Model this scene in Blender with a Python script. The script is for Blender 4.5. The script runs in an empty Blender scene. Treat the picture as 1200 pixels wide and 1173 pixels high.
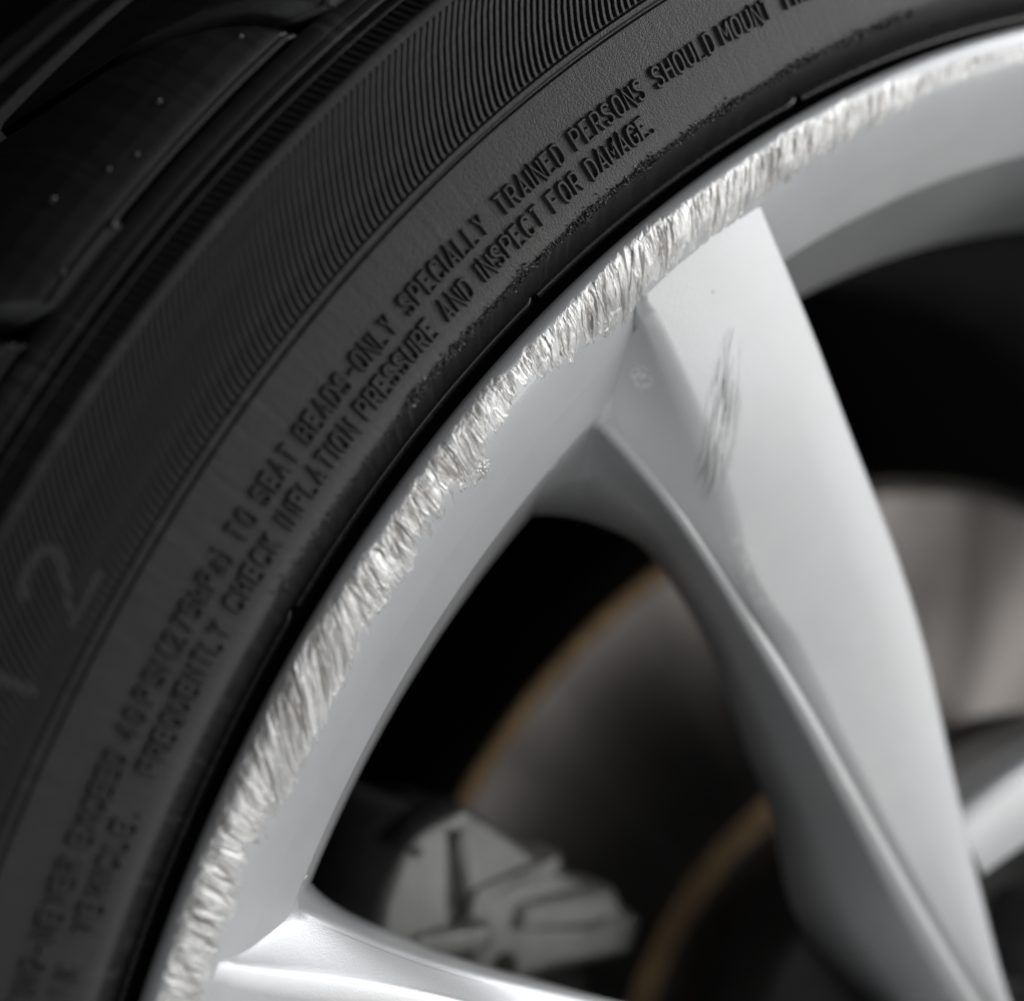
import bpy, math, random
import numpy as np
from mathutils import Matrix, Vector

random.seed(7)
rng = np.random.default_rng(11)
scene = bpy.context.scene
COL = scene.collection
MM = 0.001
HUB = Vector((0.0, 0.0, 0.32))                 # wheel centre above the ground
# wheel frame: x right, y up, z outboard -> world (x, -z, y)
TO_WORLD = Matrix.Translation(HUB) @ Matrix.Rotation(math.radians(90), 4, 'X')

# ------------------------------------------------------------------ camera
cam_data = bpy.data.cameras.new("camera")
cam_data.sensor_width = 36.0
cam_data.lens = 72.2
cam_data.clip_start = 0.01
cam_data.clip_end = 50
cam_data.dof.use_dof = True
cam_data.dof.focus_distance = 0.331
cam_data.dof.aperture_fstop = 6.0
cam_data.dof.aperture_blades = 0
camera = bpy.data.objects.new("camera", cam_data)
COL.objects.link(camera)
R_ = (0.85557810, 0.03327691, 0.51660311)
U_ = (0.0, 0.99793180, -0.06428163)
F_ = (0.51767376, -0.05499796, -0.85380859)
cm = Matrix(((R_[0], U_[0], -F_[0], -0.34434367),
             (R_[1], U_[1], -F_[1], 0.16733372),
             (R_[2], U_[2], -F_[2], 0.28047628),
             (0, 0, 0, 1)))
camera.matrix_world = TO_WORLD @ cm
scene.camera = camera

# ------------------------------------------------------------------ world
world = bpy.data.worlds.new("World")
scene.world = world
world.use_nodes = True
bg = world.node_tree.nodes["Background"]
bg.inputs[0].default_value = (0.93, 0.96, 1.0, 1)
bg.inputs[1].default_value = 0.09

# ------------------------------------------------------------------ lamps of the workshop, with added fills
def area_lamp(name, pos, target, sx, sy, watts, col=(1, 1, 1)):
    d = bpy.data.lights.new(name, 'AREA')
    d.shape = 'RECTANGLE'
    d.size, d.size_y = sx, sy
    d.energy = watts
    d.color = col
    o = bpy.data.objects.new(name, d)
    COL.objects.link(o)
    p = TO_WORLD @ Vector(pos)
    t = TO_WORLD @ Vector(target)
    o.location = p
    o.rotation_euler = (t - p).to_track_quat('-Z', 'Y').to_euler()
    return o
area_lamp("window_lamp", (1.55, 0.02, 1.42), (-0.1, 0.12, 0), 1.3, 2.0, 25, (1.0, 0.99, 0.975))
area_lamp("ceiling_panel_lamp", (1.35, 1.45, 0.55), (-0.1, 0.12, 0), 1.75, 1.75, 47, (0.97, 0.985, 1.0))
area_lamp("upper_fill_lamp", (-0.30, 1.35, 1.75), (-0.1, 0.12, 0), 1.2, 0.6, 4, (1.0, 0.99, 0.98))  # added fill lamp, lifts the tyre shoulder and the rim flange
area_lamp("low_fill_lamp", (-0.55, -0.22, 0.62), (-0.1, 0.10, -0.02), 0.3, 0.14, 0.42, (0.93, 0.97, 1.0))  # added fill with no known source, brightens the dark spoke walls

scene.view_settings.view_transform = 'Standard'
scene.view_settings.look = 'None'
scene.view_settings.exposure = 0.0
scene.view_settings.gamma = 1.0
scene.cycles.use_denoising = True
scene.cycles.max_bounces = 8
scene.cycles.glossy_bounces = 4
scene.cycles.caustics_reflective = False
scene.cycles.caustics_refractive = False

# ------------------------------------------------------------------ helpers
def link(o, parent=None):
    COL.objects.link(o)
    if parent is not None:
        o.parent = parent
    return o

def mesh_np(name, verts, faces, mat, smooth=True):
    """verts in mm in the wheel frame, faces an (n,4) array or a list of tuples"""
    me = bpy.data.meshes.new(name)
    verts = np.asarray(verts, dtype=np.float64) * MM
    if isinstance(faces, np.ndarray):
        n, k = faces.shape
        me.vertices.add(len(verts))
        me.vertices.foreach_set("co", verts.astype(np.float32).ravel())
        me.loops.add(n * k)
        me.loops.foreach_set("vertex_index", faces.astype(np.int32).ravel())
        me.polygons.add(n)
        me.polygons.foreach_set("loop_start", np.arange(0, n * k, k, dtype=np.int32))
        me.update(calc_edges=True)
    else:
        me.from_pydata([tuple(v) for v in verts], [], faces)
        me.update()
    me.polygons.foreach_set("use_smooth", np.full(len(me.polygons), smooth, dtype=bool))
    if mat is not None:
        me.materials.append(mat)
    return me

def obj(name, me, parent=None):
    return link(bpy.data.objects.new(name, me), parent)

def thing(name, label, cat):
    o = bpy.data.objects.new(name, None)
    o.empty_display_size = 0.05
    COL.objects.link(o)
    o.matrix_world = TO_WORLD
    o["label"] = label
    o["category"] = cat
    return o

def pol(r, th, z):
    a = math.radians(th)
    return (r * math.cos(a), r * math.sin(a), z)

def lathe(prof, th0=0.0, th1=360.0, n=720, flip=False):
    """revolve (r, z) points, listed from the axis side outward unless flipped"""
    p = np.array(prof, float)
    closed = abs(th1 - th0 - 360.0) < 1e-6
    th = np.radians(np.linspace(th0, th1, n + 1)[: n if closed else n + 1])
    m = len(th)
    k = len(p)
    V = np.empty((m, k, 3))
    V[:, :, 0] = np.cos(th)[:, None] * p[None, :, 0]
    V[:, :, 1] = np.sin(th)[:, None] * p[None, :, 0]
    V[:, :, 2] = p[None, :, 1]
    i = np.arange(m if closed else m - 1)
    j = np.arange(k - 1)
    I, J = np.meshgrid(i, j, indexing='ij')
    I2 = (I + 1) % m
    F = np.stack([I * k + J, I * k + J + 1, I2 * k + J + 1, I2 * k + J], -1).reshape(-1, 4)
    if flip:
        F = F[:, ::-1]
    return V.reshape(-1, 3), F

def fillet(prof, rad, n=4):
    """round the corners of an open (r, z) polyline"""
    out = [prof[0]]
    for a, b, c in zip(prof[:-2], prof[1:-1], prof[2:]):
        a, b, c = map(np.array, (a, b, c))
        d1, d2 = np.linalg.norm(a - b), np.linalg.norm(c - b)
        t = min(rad, d1 * .45, d2 * .45)
        p0 = b + (a - b) / d1 * t
        p1 = b + (c - b) / d2 * t
        for q in np.linspace(0, 1, n + 1):
            out.append(tuple((1 - q) ** 2 * p0 + 2 * q * (1 - q) * b + q * q * p1))
    out.append(prof[-1])
    return out

def hash2(ix, iy, seed):
    h = (ix.astype(np.int64) * 374761393 + iy.astype(np.int64) * 668265263 + seed * 974634777) & 0x7FFFFFFF
    h = ((h ^ (h >> 13)) * 1274126177) & 0x7FFFFFFF
    h = h ^ (h >> 16)
    return (h & 0xFFFFF) / float(0xFFFFF)

def vnoise(u, v, seed=0):
    """smooth value noise in 0..1"""
    u, v = np.broadcast_arrays(np.asarray(u, float), np.asarray(v, float))
    iu, iv = np.floor(u), np.floor(v)
    fu, fv = u - iu, v - iv
    fu = fu * fu * (3 - 2 * fu)
    fv = fv * fv * (3 - 2 * fv)
    a = hash2(iu, iv, seed)
    b = hash2(iu + 1, iv, seed)
    c = hash2(iu, iv + 1, seed)
    d = hash2(iu + 1, iv + 1, seed)
    return (a * (1 - fu) + b * fu) * (1 - fv) + (c * (1 - fu) + d * fu) * fv

def sstep(x, a, b):
    t = np.clip((x - a) / (b - a), 0, 1)
    return t * t * (3 - 2 * t)

# ------------------------------------------------------------------ materials
def new_mat(name):
    m = bpy.data.materials.new(name)
    m.use_nodes = True
    nt = m.node_tree
    return m, nt, nt.nodes["Principled BSDF"]

def N(nt, kind, **kw):
    n = nt.nodes.new(kind)
    for k, v in kw.items():
        setattr(n, k, v)
    return n

def noise_tex(nt, vec, scale, detail=3, rough=0.55):
    t = N(nt, "ShaderNodeTexNoise")
    t.inputs["Scale"].default_value = scale
    t.inputs["Detail"].default_value = detail
    t.inputs["Roughness"].default_value = rough
    nt.links.new(vec, t.inputs["Vector"])
    return t

def ramp(nt, fac, stops):
    r = N(nt, "ShaderNodeValToRGB")
    e = r.color_ramp.elements
    while len(e) < len(stops):
        e.new(0.5)
    for el, (p, c) in zip(e, stops):
        el.position = p
        el.color = (*c, 1) if len(c) == 3 else c
    nt.links.new(fac, r.inputs[0])
    return r

def bump(nt, h, strength, dist, bsdf, prev=None):
    b = N(nt, "ShaderNodeBump")
    b.inputs["Strength"].default_value = strength
    b.inputs["Distance"].default_value = dist
    nt.links.new(h, b.inputs["Height"])
    if prev is not None:
        nt.links.new(prev.outputs[0], b.inputs["Normal"])
    nt.links.new(b.outputs[0], bsdf.inputs["Normal"])
    return b

def polar_vec(nt, sr, sa, sz):
    """object coords -> (radius, angle*radius, z) scaled, for streaks that follow the wheel"""
    tc = N(nt, "ShaderNodeTexCoord")
    sep = N(nt, "ShaderNodeSeparateXYZ")
    nt.links.new(tc.outputs["Object"], sep.inputs[0])
    at = N(nt, "ShaderNodeMath", operation='ARCTAN2')
    nt.links.new(sep.outputs[1], at.inputs[0])
    nt.links.new(sep.outputs[0], at.inputs[1])
    x2 = N(nt, "ShaderNodeMath", operation='MULTIPLY')
    y2 = N(nt, "ShaderNodeMath", operation='MULTIPLY')
    nt.links.new(sep.outputs[0], x2.inputs[0]); nt.links.new(sep.outputs[0], x2.inputs[1])
    nt.links.new(sep.outputs[1], y2.inputs[0]); nt.links.new(sep.outputs[1], y2.inputs[1])
    ad = N(nt, "ShaderNodeMath", operation='ADD')
    nt.links.new(x2.outputs[0], ad.inputs[0]); nt.links.new(y2.outputs[0], ad.inputs[1])
    sq = N(nt, "ShaderNodeMath", operation='SQRT')
    nt.links.new(ad.outputs[0], sq.inputs[0])
    cb = N(nt, "ShaderNodeCombineXYZ")
    for src, sc, i in ((sq, sr, 0), (at, sa, 1)):
        m = N(nt, "ShaderNodeMath", operation='MULTIPLY')
        m.inputs[1].default_value = sc
        nt.links.new(src.outputs[0], m.inputs[0])
        nt.links.new(m.outputs[0], cb.inputs[i])
    m = N(nt, "ShaderNodeMath", operation='MULTIPLY')
    m.inputs[1].default_value = sz
    nt.links.new(sep.outputs[2], m.inputs[0])
    nt.links.new(m.outputs[0], cb.inputs[2])
    return cb.outputs[0], sq.outputs[0], at.outputs[0]

def rubber(name, base=0.022, rough=0.47, dirt=0.5, grain=0.5):
    m, nt, b = new_mat(name)
    tc = N(nt, "ShaderNodeTexCoord")
    n1 = noise_tex(nt, tc.outputs["Object"], 26, 5, 0.6)
    streak, _, _ = polar_vec(nt, 70, 230, 30)
    n2 = noise_tex(nt, streak, 1.0, 6, 0.65)
    mul = N(nt, "ShaderNodeMath", operation='MULTIPLY')
    nt.links.new(n1.outputs[0], mul.inputs[0])
    nt.links.new(n2.outputs[0], mul.inputs[1])
    c = ramp(nt, mul.outputs[0], [(0.12, (base * .75, base * .72, base * .70)),
                                   (0.30, (base, base * .98, base * .97)),
                                   (0.44, (base * (1 + 1.5 * dirt), base * (1 + 1.42 * dirt), base * (1 + 1.3 * dirt)))])
    nt.links.new(c.outputs[0], b.inputs["Base Color"])
    r = ramp(nt, n2.outputs[0], [(0.3, (rough - .06,) * 3), (0.7, (rough + .10,) * 3)])
    nt.links.new(r.outputs[0], b.inputs["Roughness"])
    b.inputs["Specular IOR Level"].default_value = 0.5
    g = noise_tex(nt, tc.outputs["Object"], 3200, 2, 0.5)
    g2 = noise_tex(nt, tc.outputs["Object"], 700, 3, 0.6)
    b1 = bump(nt, g.outputs[0], grain * 1.3, 0.00012, b)
    b2 = bump(nt, g2.outputs[0], grain * .25, 0.00012, b, b1)
    bump(nt, n2.outputs[0], grain * .18, 0.0005, b, b2)
    return m

M_rubber = rubber("sidewall_rubber", 0.014, 0.385, 1.5)
M_relief = rubber("moulded_rubber", 0.012, 0.36, 0.3, 0.25)
M_letter = rubber("lettering_rubber", 0.020, 0.385, 0.4, 0.15)
M_tread = rubber("tread_rubber", 0.008, 0.38, 0.3, 0.4)
M_protect = rubber("rim_protector_rubber", 0.014, 0.24, 0.9, 0.10)

def silver(name, marks=False, dust=0.0):
    m, nt, b = new_mat(name)
    tc = N(nt, "ShaderNodeTexCoord")
    n1 = noise_tex(nt, tc.outputs["Object"], 55, 4, 0.6)
    c = ramp(nt, n1.outputs[0], [(0.3, (0.50, 0.505, 0.52)), (0.7, (0.545, 0.547, 0.553))])
    col = c.outputs[0]
    b.inputs["Metallic"].default_value = 0.45
    b.inputs["Coat Weight"].default_value = 0.25
    b.inputs["Coat Roughness"].default_value = 0.22
    fl = N(nt, "ShaderNodeTexVoronoi")
    fl.inputs["Scale"].default_value = 3800
    nt.links.new(tc.outputs["Object"], fl.inputs["Vector"])
    r = ramp(nt, n1.outputs[0], [(0.3, (0.36,) * 3), (0.7, (0.42,) * 3)])
    nt.links.new(r.outputs[0], b.inputs["Roughness"])
    b1 = bump(nt, fl.outputs["Distance"], 0.34, 0.00007, b)
    og = noise_tex(nt, tc.outputs["Object"], 900, 2, 0.5)
    b2 = bump(nt, og.outputs[0], 0.03, 0.0002, b, b1)
    vs = N(nt, "ShaderNodeTexVoronoi")
    vs.inputs["Scale"].default_value = 150
    nt.links.new(tc.outputs["Object"], vs.inputs["Vector"])
    sep = N(nt, "ShaderNodeSeparateColor")
    nt.links.new(vs.outputs["Color"], sep.inputs[0])
    sel = ramp(nt, sep.outputs[0], [(0.72, (0,) * 3), (0.74, (1,) * 3)])
    dot = ramp(nt, vs.outputs["Distance"], [(0.035, (1,) * 3), (0.07, (0,) * 3)])
    sp = N(nt, "ShaderNodeMath", operation='MULTIPLY')
    nt.links.new(sel.outputs[0], sp.inputs[0])
    nt.links.new(dot.outputs[0], sp.inputs[1])
    film = noise_tex(nt, tc.outputs["Object"], 18, 6, 0.7)
    fr = ramp(nt, film.outputs[0], [(0.40, (0,) * 3), (0.75, (0.22,) * 3)])
    dmx = N(nt, "ShaderNodeMath", operation='MAXIMUM')
    nt.links.new(sp.outputs[0], dmx.inputs[0])
    nt.links.new(fr.outputs[0], dmx.inputs[1])
    mxs = N(nt, "ShaderNodeMix", data_type='RGBA')
    nt.links.new(dmx.outputs[0], mxs.inputs[0])
    nt.links.new(col, mxs.inputs[6])
    mxs.inputs[7].default_value = (0.33, 0.325, 0.31, 1)
    col = mxs.outputs[2]
    if marks:
        # a patch of upright kerb scratches near the crease of this spoke
        mp = N(nt, "ShaderNodeMapping")
        mp.inputs["Rotation"].default_value = (0, 0, math.radians(-4))
        mp.inputs["Scale"].default_value = (3400, 120, 60)
        nt.links.new(tc.outputs["Object"], mp.inputs["Vector"])
        s = noise_tex(nt, mp.outputs[0], 1.0, 4, 0.6)
        dv = N(nt, "ShaderNodeVectorMath", operation='SUBTRACT')
        dv.inputs[1].default_value = (-0.1300, 0.1630, -0.005)
        nt.links.new(tc.outputs["Object"], dv.inputs[0])
        sc = N(nt, "ShaderNodeVectorMath", operation='MULTIPLY')
        sc.inputs[1].default_value = (1 / 0.0042, 1 / 0.0165, 1 / 0.012)
        nt.links.new(dv.outputs[0], sc.inputs[0])
        ln = N(nt, "ShaderNodeVectorMath", operation='LENGTH')
        nt.links.new(sc.outputs[0], ln.inputs[0])
        inside = ramp(nt, ln.outputs["Value"], [(0.35, (1,) * 3), (1.0, (0,) * 3)])
        lines = ramp(nt, s.outputs[0], [(0.53, (0,) * 3), (0.565, (1,) * 3)])
        mk = N(nt, "ShaderNodeMath", operation='MULTIPLY')
        nt.links.new(inside.outputs[0], mk.inputs[0])
        nt.links.new(lines.outputs[0], mk.inputs[1])
        inv = N(nt, "ShaderNodeMath", operation='SUBTRACT')
        inv.inputs[0].default_value = 1.0
        nt.links.new(mk.outputs[0], inv.inputs[1])
        bump(nt, inv.outputs[0], 0.55, 0.00035, b, b2)
        mx = N(nt, "ShaderNodeMix", data_type='RGBA')
        nt.links.new(mk.outputs[0], mx.inputs[0])
        nt.links.new(col, mx.inputs[6])
        mx.inputs[7].default_value = (0.13, 0.13, 0.127, 1)
        pale = ramp(nt, s.outputs[0], [(0.36, (0.7,) * 3), (0.41, (0,) * 3)])
        mp2 = N(nt, "ShaderNodeMath", operation='MULTIPLY')
        nt.links.new(inside.outputs[0], mp2.inputs[0])
        nt.links.new(pale.outputs[0], mp2.inputs[1])
        mx2 = N(nt, "ShaderNodeMix", data_type='RGBA')
        nt.links.new(mp2.outputs[0], mx2.inputs[0])
        nt.links.new(mx.outputs[2], mx2.inputs[6])
        mx2.inputs[7].default_value = (0.68, 0.68, 0.67, 1)
        col = mx2.outputs[2]
        # small pale nicks: one in the recess by the rim, scrapes along the left edge
        gn = noise_tex(nt, tc.outputs["Object"], 900, 4, 0.7)
        for cx, rx, th_ in (((-145.5, 169.8, -7.5), (.0016, .0034, .006), 0.47), ((-119.5, 136.2, -9.8), (.0030, .0110, .006), 0.52), ((-95.1, 96.6, -9.8), (.0030, .0110, .006), 0.54)):
            d1 = N(nt, "ShaderNodeVectorMath", operation='SUBTRACT')
            d1.inputs[1].default_value = tuple(q * MM for q in cx)
            nt.links.new(tc.outputs["Object"], d1.inputs[0])
            r1 = N(nt, "ShaderNodeVectorRotate", rotation_type='Z_AXIS')
            r1.inputs["Angle"].default_value = math.radians(-35)
            nt.links.new(d1.outputs[0], r1.inputs["Vector"])
            m1 = N(nt, "ShaderNodeVectorMath", operation='DIVIDE')
            m1.inputs[1].default_value = rx
            nt.links.new(r1.outputs[0], m1.inputs[0])
            l1 = N(nt, "ShaderNodeVectorMath", operation='LENGTH')
            nt.links.new(m1.outputs[0], l1.inputs[0])
            i1 = ramp(nt, l1.outputs["Value"], [(0.3, (1,) * 3), (1.0, (0,) * 3)])
            t1 = ramp(nt, gn.outputs[0], [(th_, (0,) * 3), (th_ + .06, (1,) * 3)])
            k1 = N(nt, "ShaderNodeMath", operation='MULTIPLY')
            nt.links.new(i1.outputs[0], k1.inputs[0])
            nt.links.new(t1.outputs[0], k1.inputs[1])
            x1 = N(nt, "ShaderNodeMix", data_type='RGBA')
            nt.links.new(k1.outputs[0], x1.inputs[0])
            nt.links.new(col, x1.inputs[6])
            x1.inputs[7].default_value = (0.72, 0.72, 0.71, 1)
            col = x1.outputs[2]
    nt.links.new(col, b.inputs["Base Color"])
    return m

M_silver = silver("silver_paint")
M_silver_marked = silver("scratched_silver_paint", True)

def scuffed():
    m, nt, b = new_mat("kerbed_silver_rim")
    tc = N(nt, "ShaderNodeTexCoord")
    at = N(nt, "ShaderNodeAttribute", attribute_name="scuff")
    hh = N(nt, "ShaderNodeAttribute", attribute_name="grime")
    fine, _, _ = polar_vec(nt, 260, 900, 260)
    n = noise_tex(nt, fine, 1.0, 5, 0.7)
    tn = N(nt, "ShaderNodeAttribute", attribute_name="tone")
    mxx = N(nt, "ShaderNodeMath", operation='MULTIPLY_ADD')
    nt.links.new(n.outputs[0], mxx.inputs[0])
    mxx.inputs[1].default_value = 0.5
    hf = N(nt, "ShaderNodeMath", operation='MULTIPLY')
    hf.inputs[1].default_value = 0.5
    nt.links.new(tn.outputs["Fac"], hf.inputs[0])
    nt.links.new(hf.outputs[0], mxx.inputs[2])
    bare = ramp(nt, mxx.outputs[0], [(0.26, (0.30, 0.294, 0.286)), (0.42, (0.55, 0.545, 0.537)), (0.60, (0.79, 0.784, 0.774))])
    dirt = N(nt, "ShaderNodeMix", data_type='RGBA')
    nt.links.new(hh.outputs["Fac"], dirt.inputs[0])
    nt.links.new(bare.outputs[0], dirt.inputs[6])
    dirt.inputs[7].default_value = (0.20, 0.185, 0.17, 1)
    n1 = noise_tex(nt, tc.outputs["Object"], 55, 4, 0.6)
    paint = ramp(nt, n1.outputs[0], [(0.3, (0.50, 0.505, 0.52)), (0.7, (0.545, 0.547, 0.553))])
    mx = N(nt, "ShaderNodeMix", data_type='RGBA')
    nt.links.new(at.outputs["Fac"], mx.inputs[0])
    nt.links.new(paint.outputs[0], mx.inputs[6])
    nt.links.new(dirt.outputs[2], mx.inputs[7])
    nt.links.new(mx.outputs[2], b.inputs["Base Color"])
    mr = ramp(nt, at.outputs["Fac"], [(0.0, (0.45,) * 3), (1.0, (0.70,) * 3)])
    nt.links.new(mr.outputs[0], b.inputs["Metallic"])
    r = ramp(nt, at.outputs["Fac"], [(0.0, (0.39,) * 3), (1.0, (0.34,) * 3)])
    nt.links.new(r.outputs[0], b.inputs["Roughness"])
    fl = N(nt, "ShaderNodeTexVoronoi")
    fl.inputs["Scale"].default_value = 3800
    nt.links.new(tc.outputs["Object"], fl.inputs["Vector"])
    b1 = bump(nt, fl.outputs["Distance"], 0.34, 0.00007, b)
    ms = N(nt, "ShaderNodeMath", operation='MULTIPLY')
    nt.links.new(n.outputs[0], ms.inputs[0])
    nt.links.new(at.outputs["Fac"], ms.inputs[1])
    bump(nt, ms.outputs[0], 0.5, 0.0003, b, b1)
    return m
M_scuff = scuffed()

def simple(name, col, rough, metal=0.0, nscale=60, var=0.35, bumpd=0.0003, bs=0.3):
    m, nt, b = new_mat(name)
    tc = N(nt, "ShaderNodeTexCoord")
    n = noise_tex(nt, tc.outputs["Object"], nscale, 5, 0.62)
    c = ramp(nt, n.outputs[0], [(0.3, tuple(x * (1 - var) for x in col)), (0.7, tuple(min(1, x * (1 + var)) for x in col))])
    nt.links.new(c.outputs[0], b.inputs["Base Color"])
    b.inputs["Roughness"].default_value = rough
    b.inputs["Metallic"].default_value = metal
    bump(nt, n.outputs[0], bs, bumpd, b)
    return m

M_barrel = simple("shade_dark_barrel", (0.05, 0.05, 0.052), 0.55, 0.0, 40, 0.3)  # dark colour stands in for the unlit depth of the silver barrel
M_liner = simple("black_felt_liner", (0.006, 0.006, 0.0065), 0.9, 0.0, 90, 0.4)
M_cast = simple("cast_aluminium", (0.33, 0.328, 0.32), 0.42, 0.7, 130, 0.12, 0.0003, 0.2)
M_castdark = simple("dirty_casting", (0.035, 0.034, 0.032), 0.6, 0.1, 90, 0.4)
M_rust = simple("rusty_disc_edge", (0.34, 0.225, 0.12), 0.7, 0.1, 160, 0.35, 0.0005, 0.5)
M_hat = simple("dull_disc_hat", (0.06, 0.056, 0.05), 0.6, 0.4, 80, 0.3)
M_steel = simple("zinc_steel", (0.30, 0.30, 0.31), 0.35, 0.9, 120, 0.2)

def disc_metal():
    m, nt, b = new_mat("turned_disc_steel")
    v, rad, ang = polar_vec(nt, 5200, 3, 100)
    n = noise_tex(nt, v, 1.0, 3, 0.6)
    c = ramp(nt, n.outputs[0], [(0.3, (0.26, 0.238, 0.225)), (0.7, (0.36, 0.335, 0.318))])
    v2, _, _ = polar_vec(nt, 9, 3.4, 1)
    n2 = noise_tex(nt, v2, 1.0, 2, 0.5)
    refl_sectors = ramp(nt, n2.outputs[0], [(0.40, (0.5,) * 3), (0.58, (1.0,) * 3)])  # lighter and darker sectors painted in place of reflections on the disc
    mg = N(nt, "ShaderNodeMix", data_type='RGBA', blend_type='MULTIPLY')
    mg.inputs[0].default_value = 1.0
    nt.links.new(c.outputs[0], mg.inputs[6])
    nt.links.new(refl_sectors.outputs[0], mg.inputs[7])
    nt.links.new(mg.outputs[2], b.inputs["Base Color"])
    b.inputs["Metallic"].default_value = 0.9
    b.inputs["Roughness"].default_value = 0.34
    b.inputs["Anisotropic"].default_value = 0.85
    tg = N(nt, "ShaderNodeTangent", direction_type='RADIAL', axis='Z')
    nt.links.new(tg.outputs[0], b.inputs["Tangent"])
    bump(nt, n.outputs[0], 0.15, 0.00008, b)
    return m
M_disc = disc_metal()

# ================================================================== the wheel
wheel = thing("car_wheel", "car wheel with black lettered tyre and silver spoked rim kerbed along its lip", "car wheel")

# ------------------------------------------------------------------ tyre carcass
tyre_prof = [(226, -30), (232, -21), (238, -15), (243.5, -10.5), (246.6, -7.6), (247.0, -6.6),
             (250.6, -2.6), (253.8, 0.9), (254.6, 1.75), (255.4, 2.1), (257.5, 2.25), (262, 2.25), (268, 2.1), (274.4, 1.9),
             (275.0, 1.85), (275.3, 1.25), (275.55, 1.25), (275.8, 2.2), (276.2, 2.55), (276.9, 2.5), (277.25, 1.75),
             (282, 1.8), (288, 1.65), (293.2, 1.35), (294.5, 1.2), (294.62, 1.85), (294.8, 2.05), (296.2, 1.62), (296.4, 1.4), (296.55, 0.5),
             (296.9, -0.9), (298.5, -2.9), (298.75, -2.35), (299.05, -2.5), (299.3, -3.4),
             (299.45, -5.4), (300.0, -6.0), (300.2, -4.35), (300.6, -4.3), (301.5, -5.1), (301.72, -5.75), (301.92, -5.8),
             (302.1, -5.25), (302.5, -5.6), (303.5, -6.9), (303.75, -8.6), (303.7, -11.0), (302.6, -14.5), (301.6, -21), (302.5, -30),
             (304.5, -48), (310.2, -75), (317.2, -76), (317.8, -98), (310.5, -99), (310.5, -107), (317.9, -108),
             (317.9, -128), (310.5, -129), (310.5, -137), (317.5, -138), (316.5, -170), (311, -190), (302, -203),
             (280, -208), (255, -206), (240, -196), (227, -176)]
V, F = lathe(tyre_prof, n=900)
tyre = obj("tyre", mesh_np("tyre", V, F, M_rubber), wheel)
tyre.data.set_sharp_from_angle(angle=math.radians(38))

def face_z(r):
    a = np.array(tyre_prof)
    i = np.argsort(a[:48, 0])
    return float(np.interp(r, a[:48, 0][i], a[:48, 1][i]))

def ridge_strip(path, base_w, top_w, h, closed=False, sink=0.15):
    """raised rib with a trapezoid section along flat (x, y, z) points; returns verts, faces"""
    P = [np.array(p, float) for p in path]
    n = len(P)
    V, Fc = [], []
    for i in range(n):
        a = P[(i - 1) % n] if (closed or i > 0) else P[i]
        b = P[(i + 1) % n] if (closed or i < n - 1) else P[i]
        t = b - a
        t[2] = 0
        t /= (np.linalg.norm(t) + 1e-9)
        nrm = np.array([-t[1], t[0], 0])
        # mitre
        m = 1.0
        if (closed or 0 < i < n - 1):
            d = P[i] - a
            d[2] = 0
            d /= (np.linalg.norm(d) + 1e-9)
            m = 1 / max(0.6, abs(float(np.dot(d, t))))
        for w, z in ((base_w / 2 * m, -sink), (top_w / 2 * m, h), (-top_w / 2 * m, h), (-base_w / 2 * m, -sink)):
            V.append(P[i] + nrm * w + np.array([0, 0, z]))
    seg = n if closed else n - 1
    for i in range(seg):
        j = (i + 1) % n
        for k in range(3):
            Fc.append((i * 4 + k, i * 4 + k + 1, j * 4 + k + 1, j * 4 + k))
    if not closed:
        Fc.append((0, 3, 2, 1))
        e = (n - 1) * 4
        Fc.append((e, e + 1, e + 2, e + 3))
    return V, Fc

# curved ribs of the sidewall: one mesh, turned round the axle
RIB_PATH = [(294.7, 0.0), (292.8, 0.38), (290.2, 0.86), (287.0, 1.35), (283.6, 1.83), (280.6, 2.17), (278.6, 2.33), (277.35, 2.38)]
def rib_geo(off):
    path = [pol(r, t + off, face_z(min(max(r, 277.6), 294.0))) for r, t in RIB_PATH]
    return ridge_strip(path, 1.02, 0.46, 0.78)
v, f = rib_geo(0.0)
rib_me = mesh_np("rib", v, f, M_relief, smooth=False)
PITCH = 360.0 / 1300
for i in range(290):
    o = obj("rib", rib_me, tyre)
    o.rotation_euler = (0, 0, math.radians(104 + i * PITCH))
RV, RF = [], []
for i in range(290, 1300):
    v, f = rib_geo(104 + i * PITCH)
    k = len(RV)
    RV += v
    RF += [tuple(q + k for q in ff) for ff in f]
o = obj("rib_band", mesh_np("rib_band", RV, RF, M_relief, smooth=False), tyre)
o["kind"] = "stuff"

# small teeth in the groove outside the flat band
TV, TF = [], []
for i in range(1300):
    t = i * PITCH
    path = [pol(296.55, t, 0.35), pol(297.4, t + .05, -0.95), pol(298.65, t + .10, -2.6)]
    v, f = ridge_strip(path, 0.9, 0.45, 0.55)
    k = len(TV)
    TV += v
    TF += [tuple(q + k for q in ff) for ff in f]
o = obj("tooth_band", mesh_np("tooth_band", TV, TF, M_relief, smooth=False), tyre)
o["kind"] = "stuff"

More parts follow.
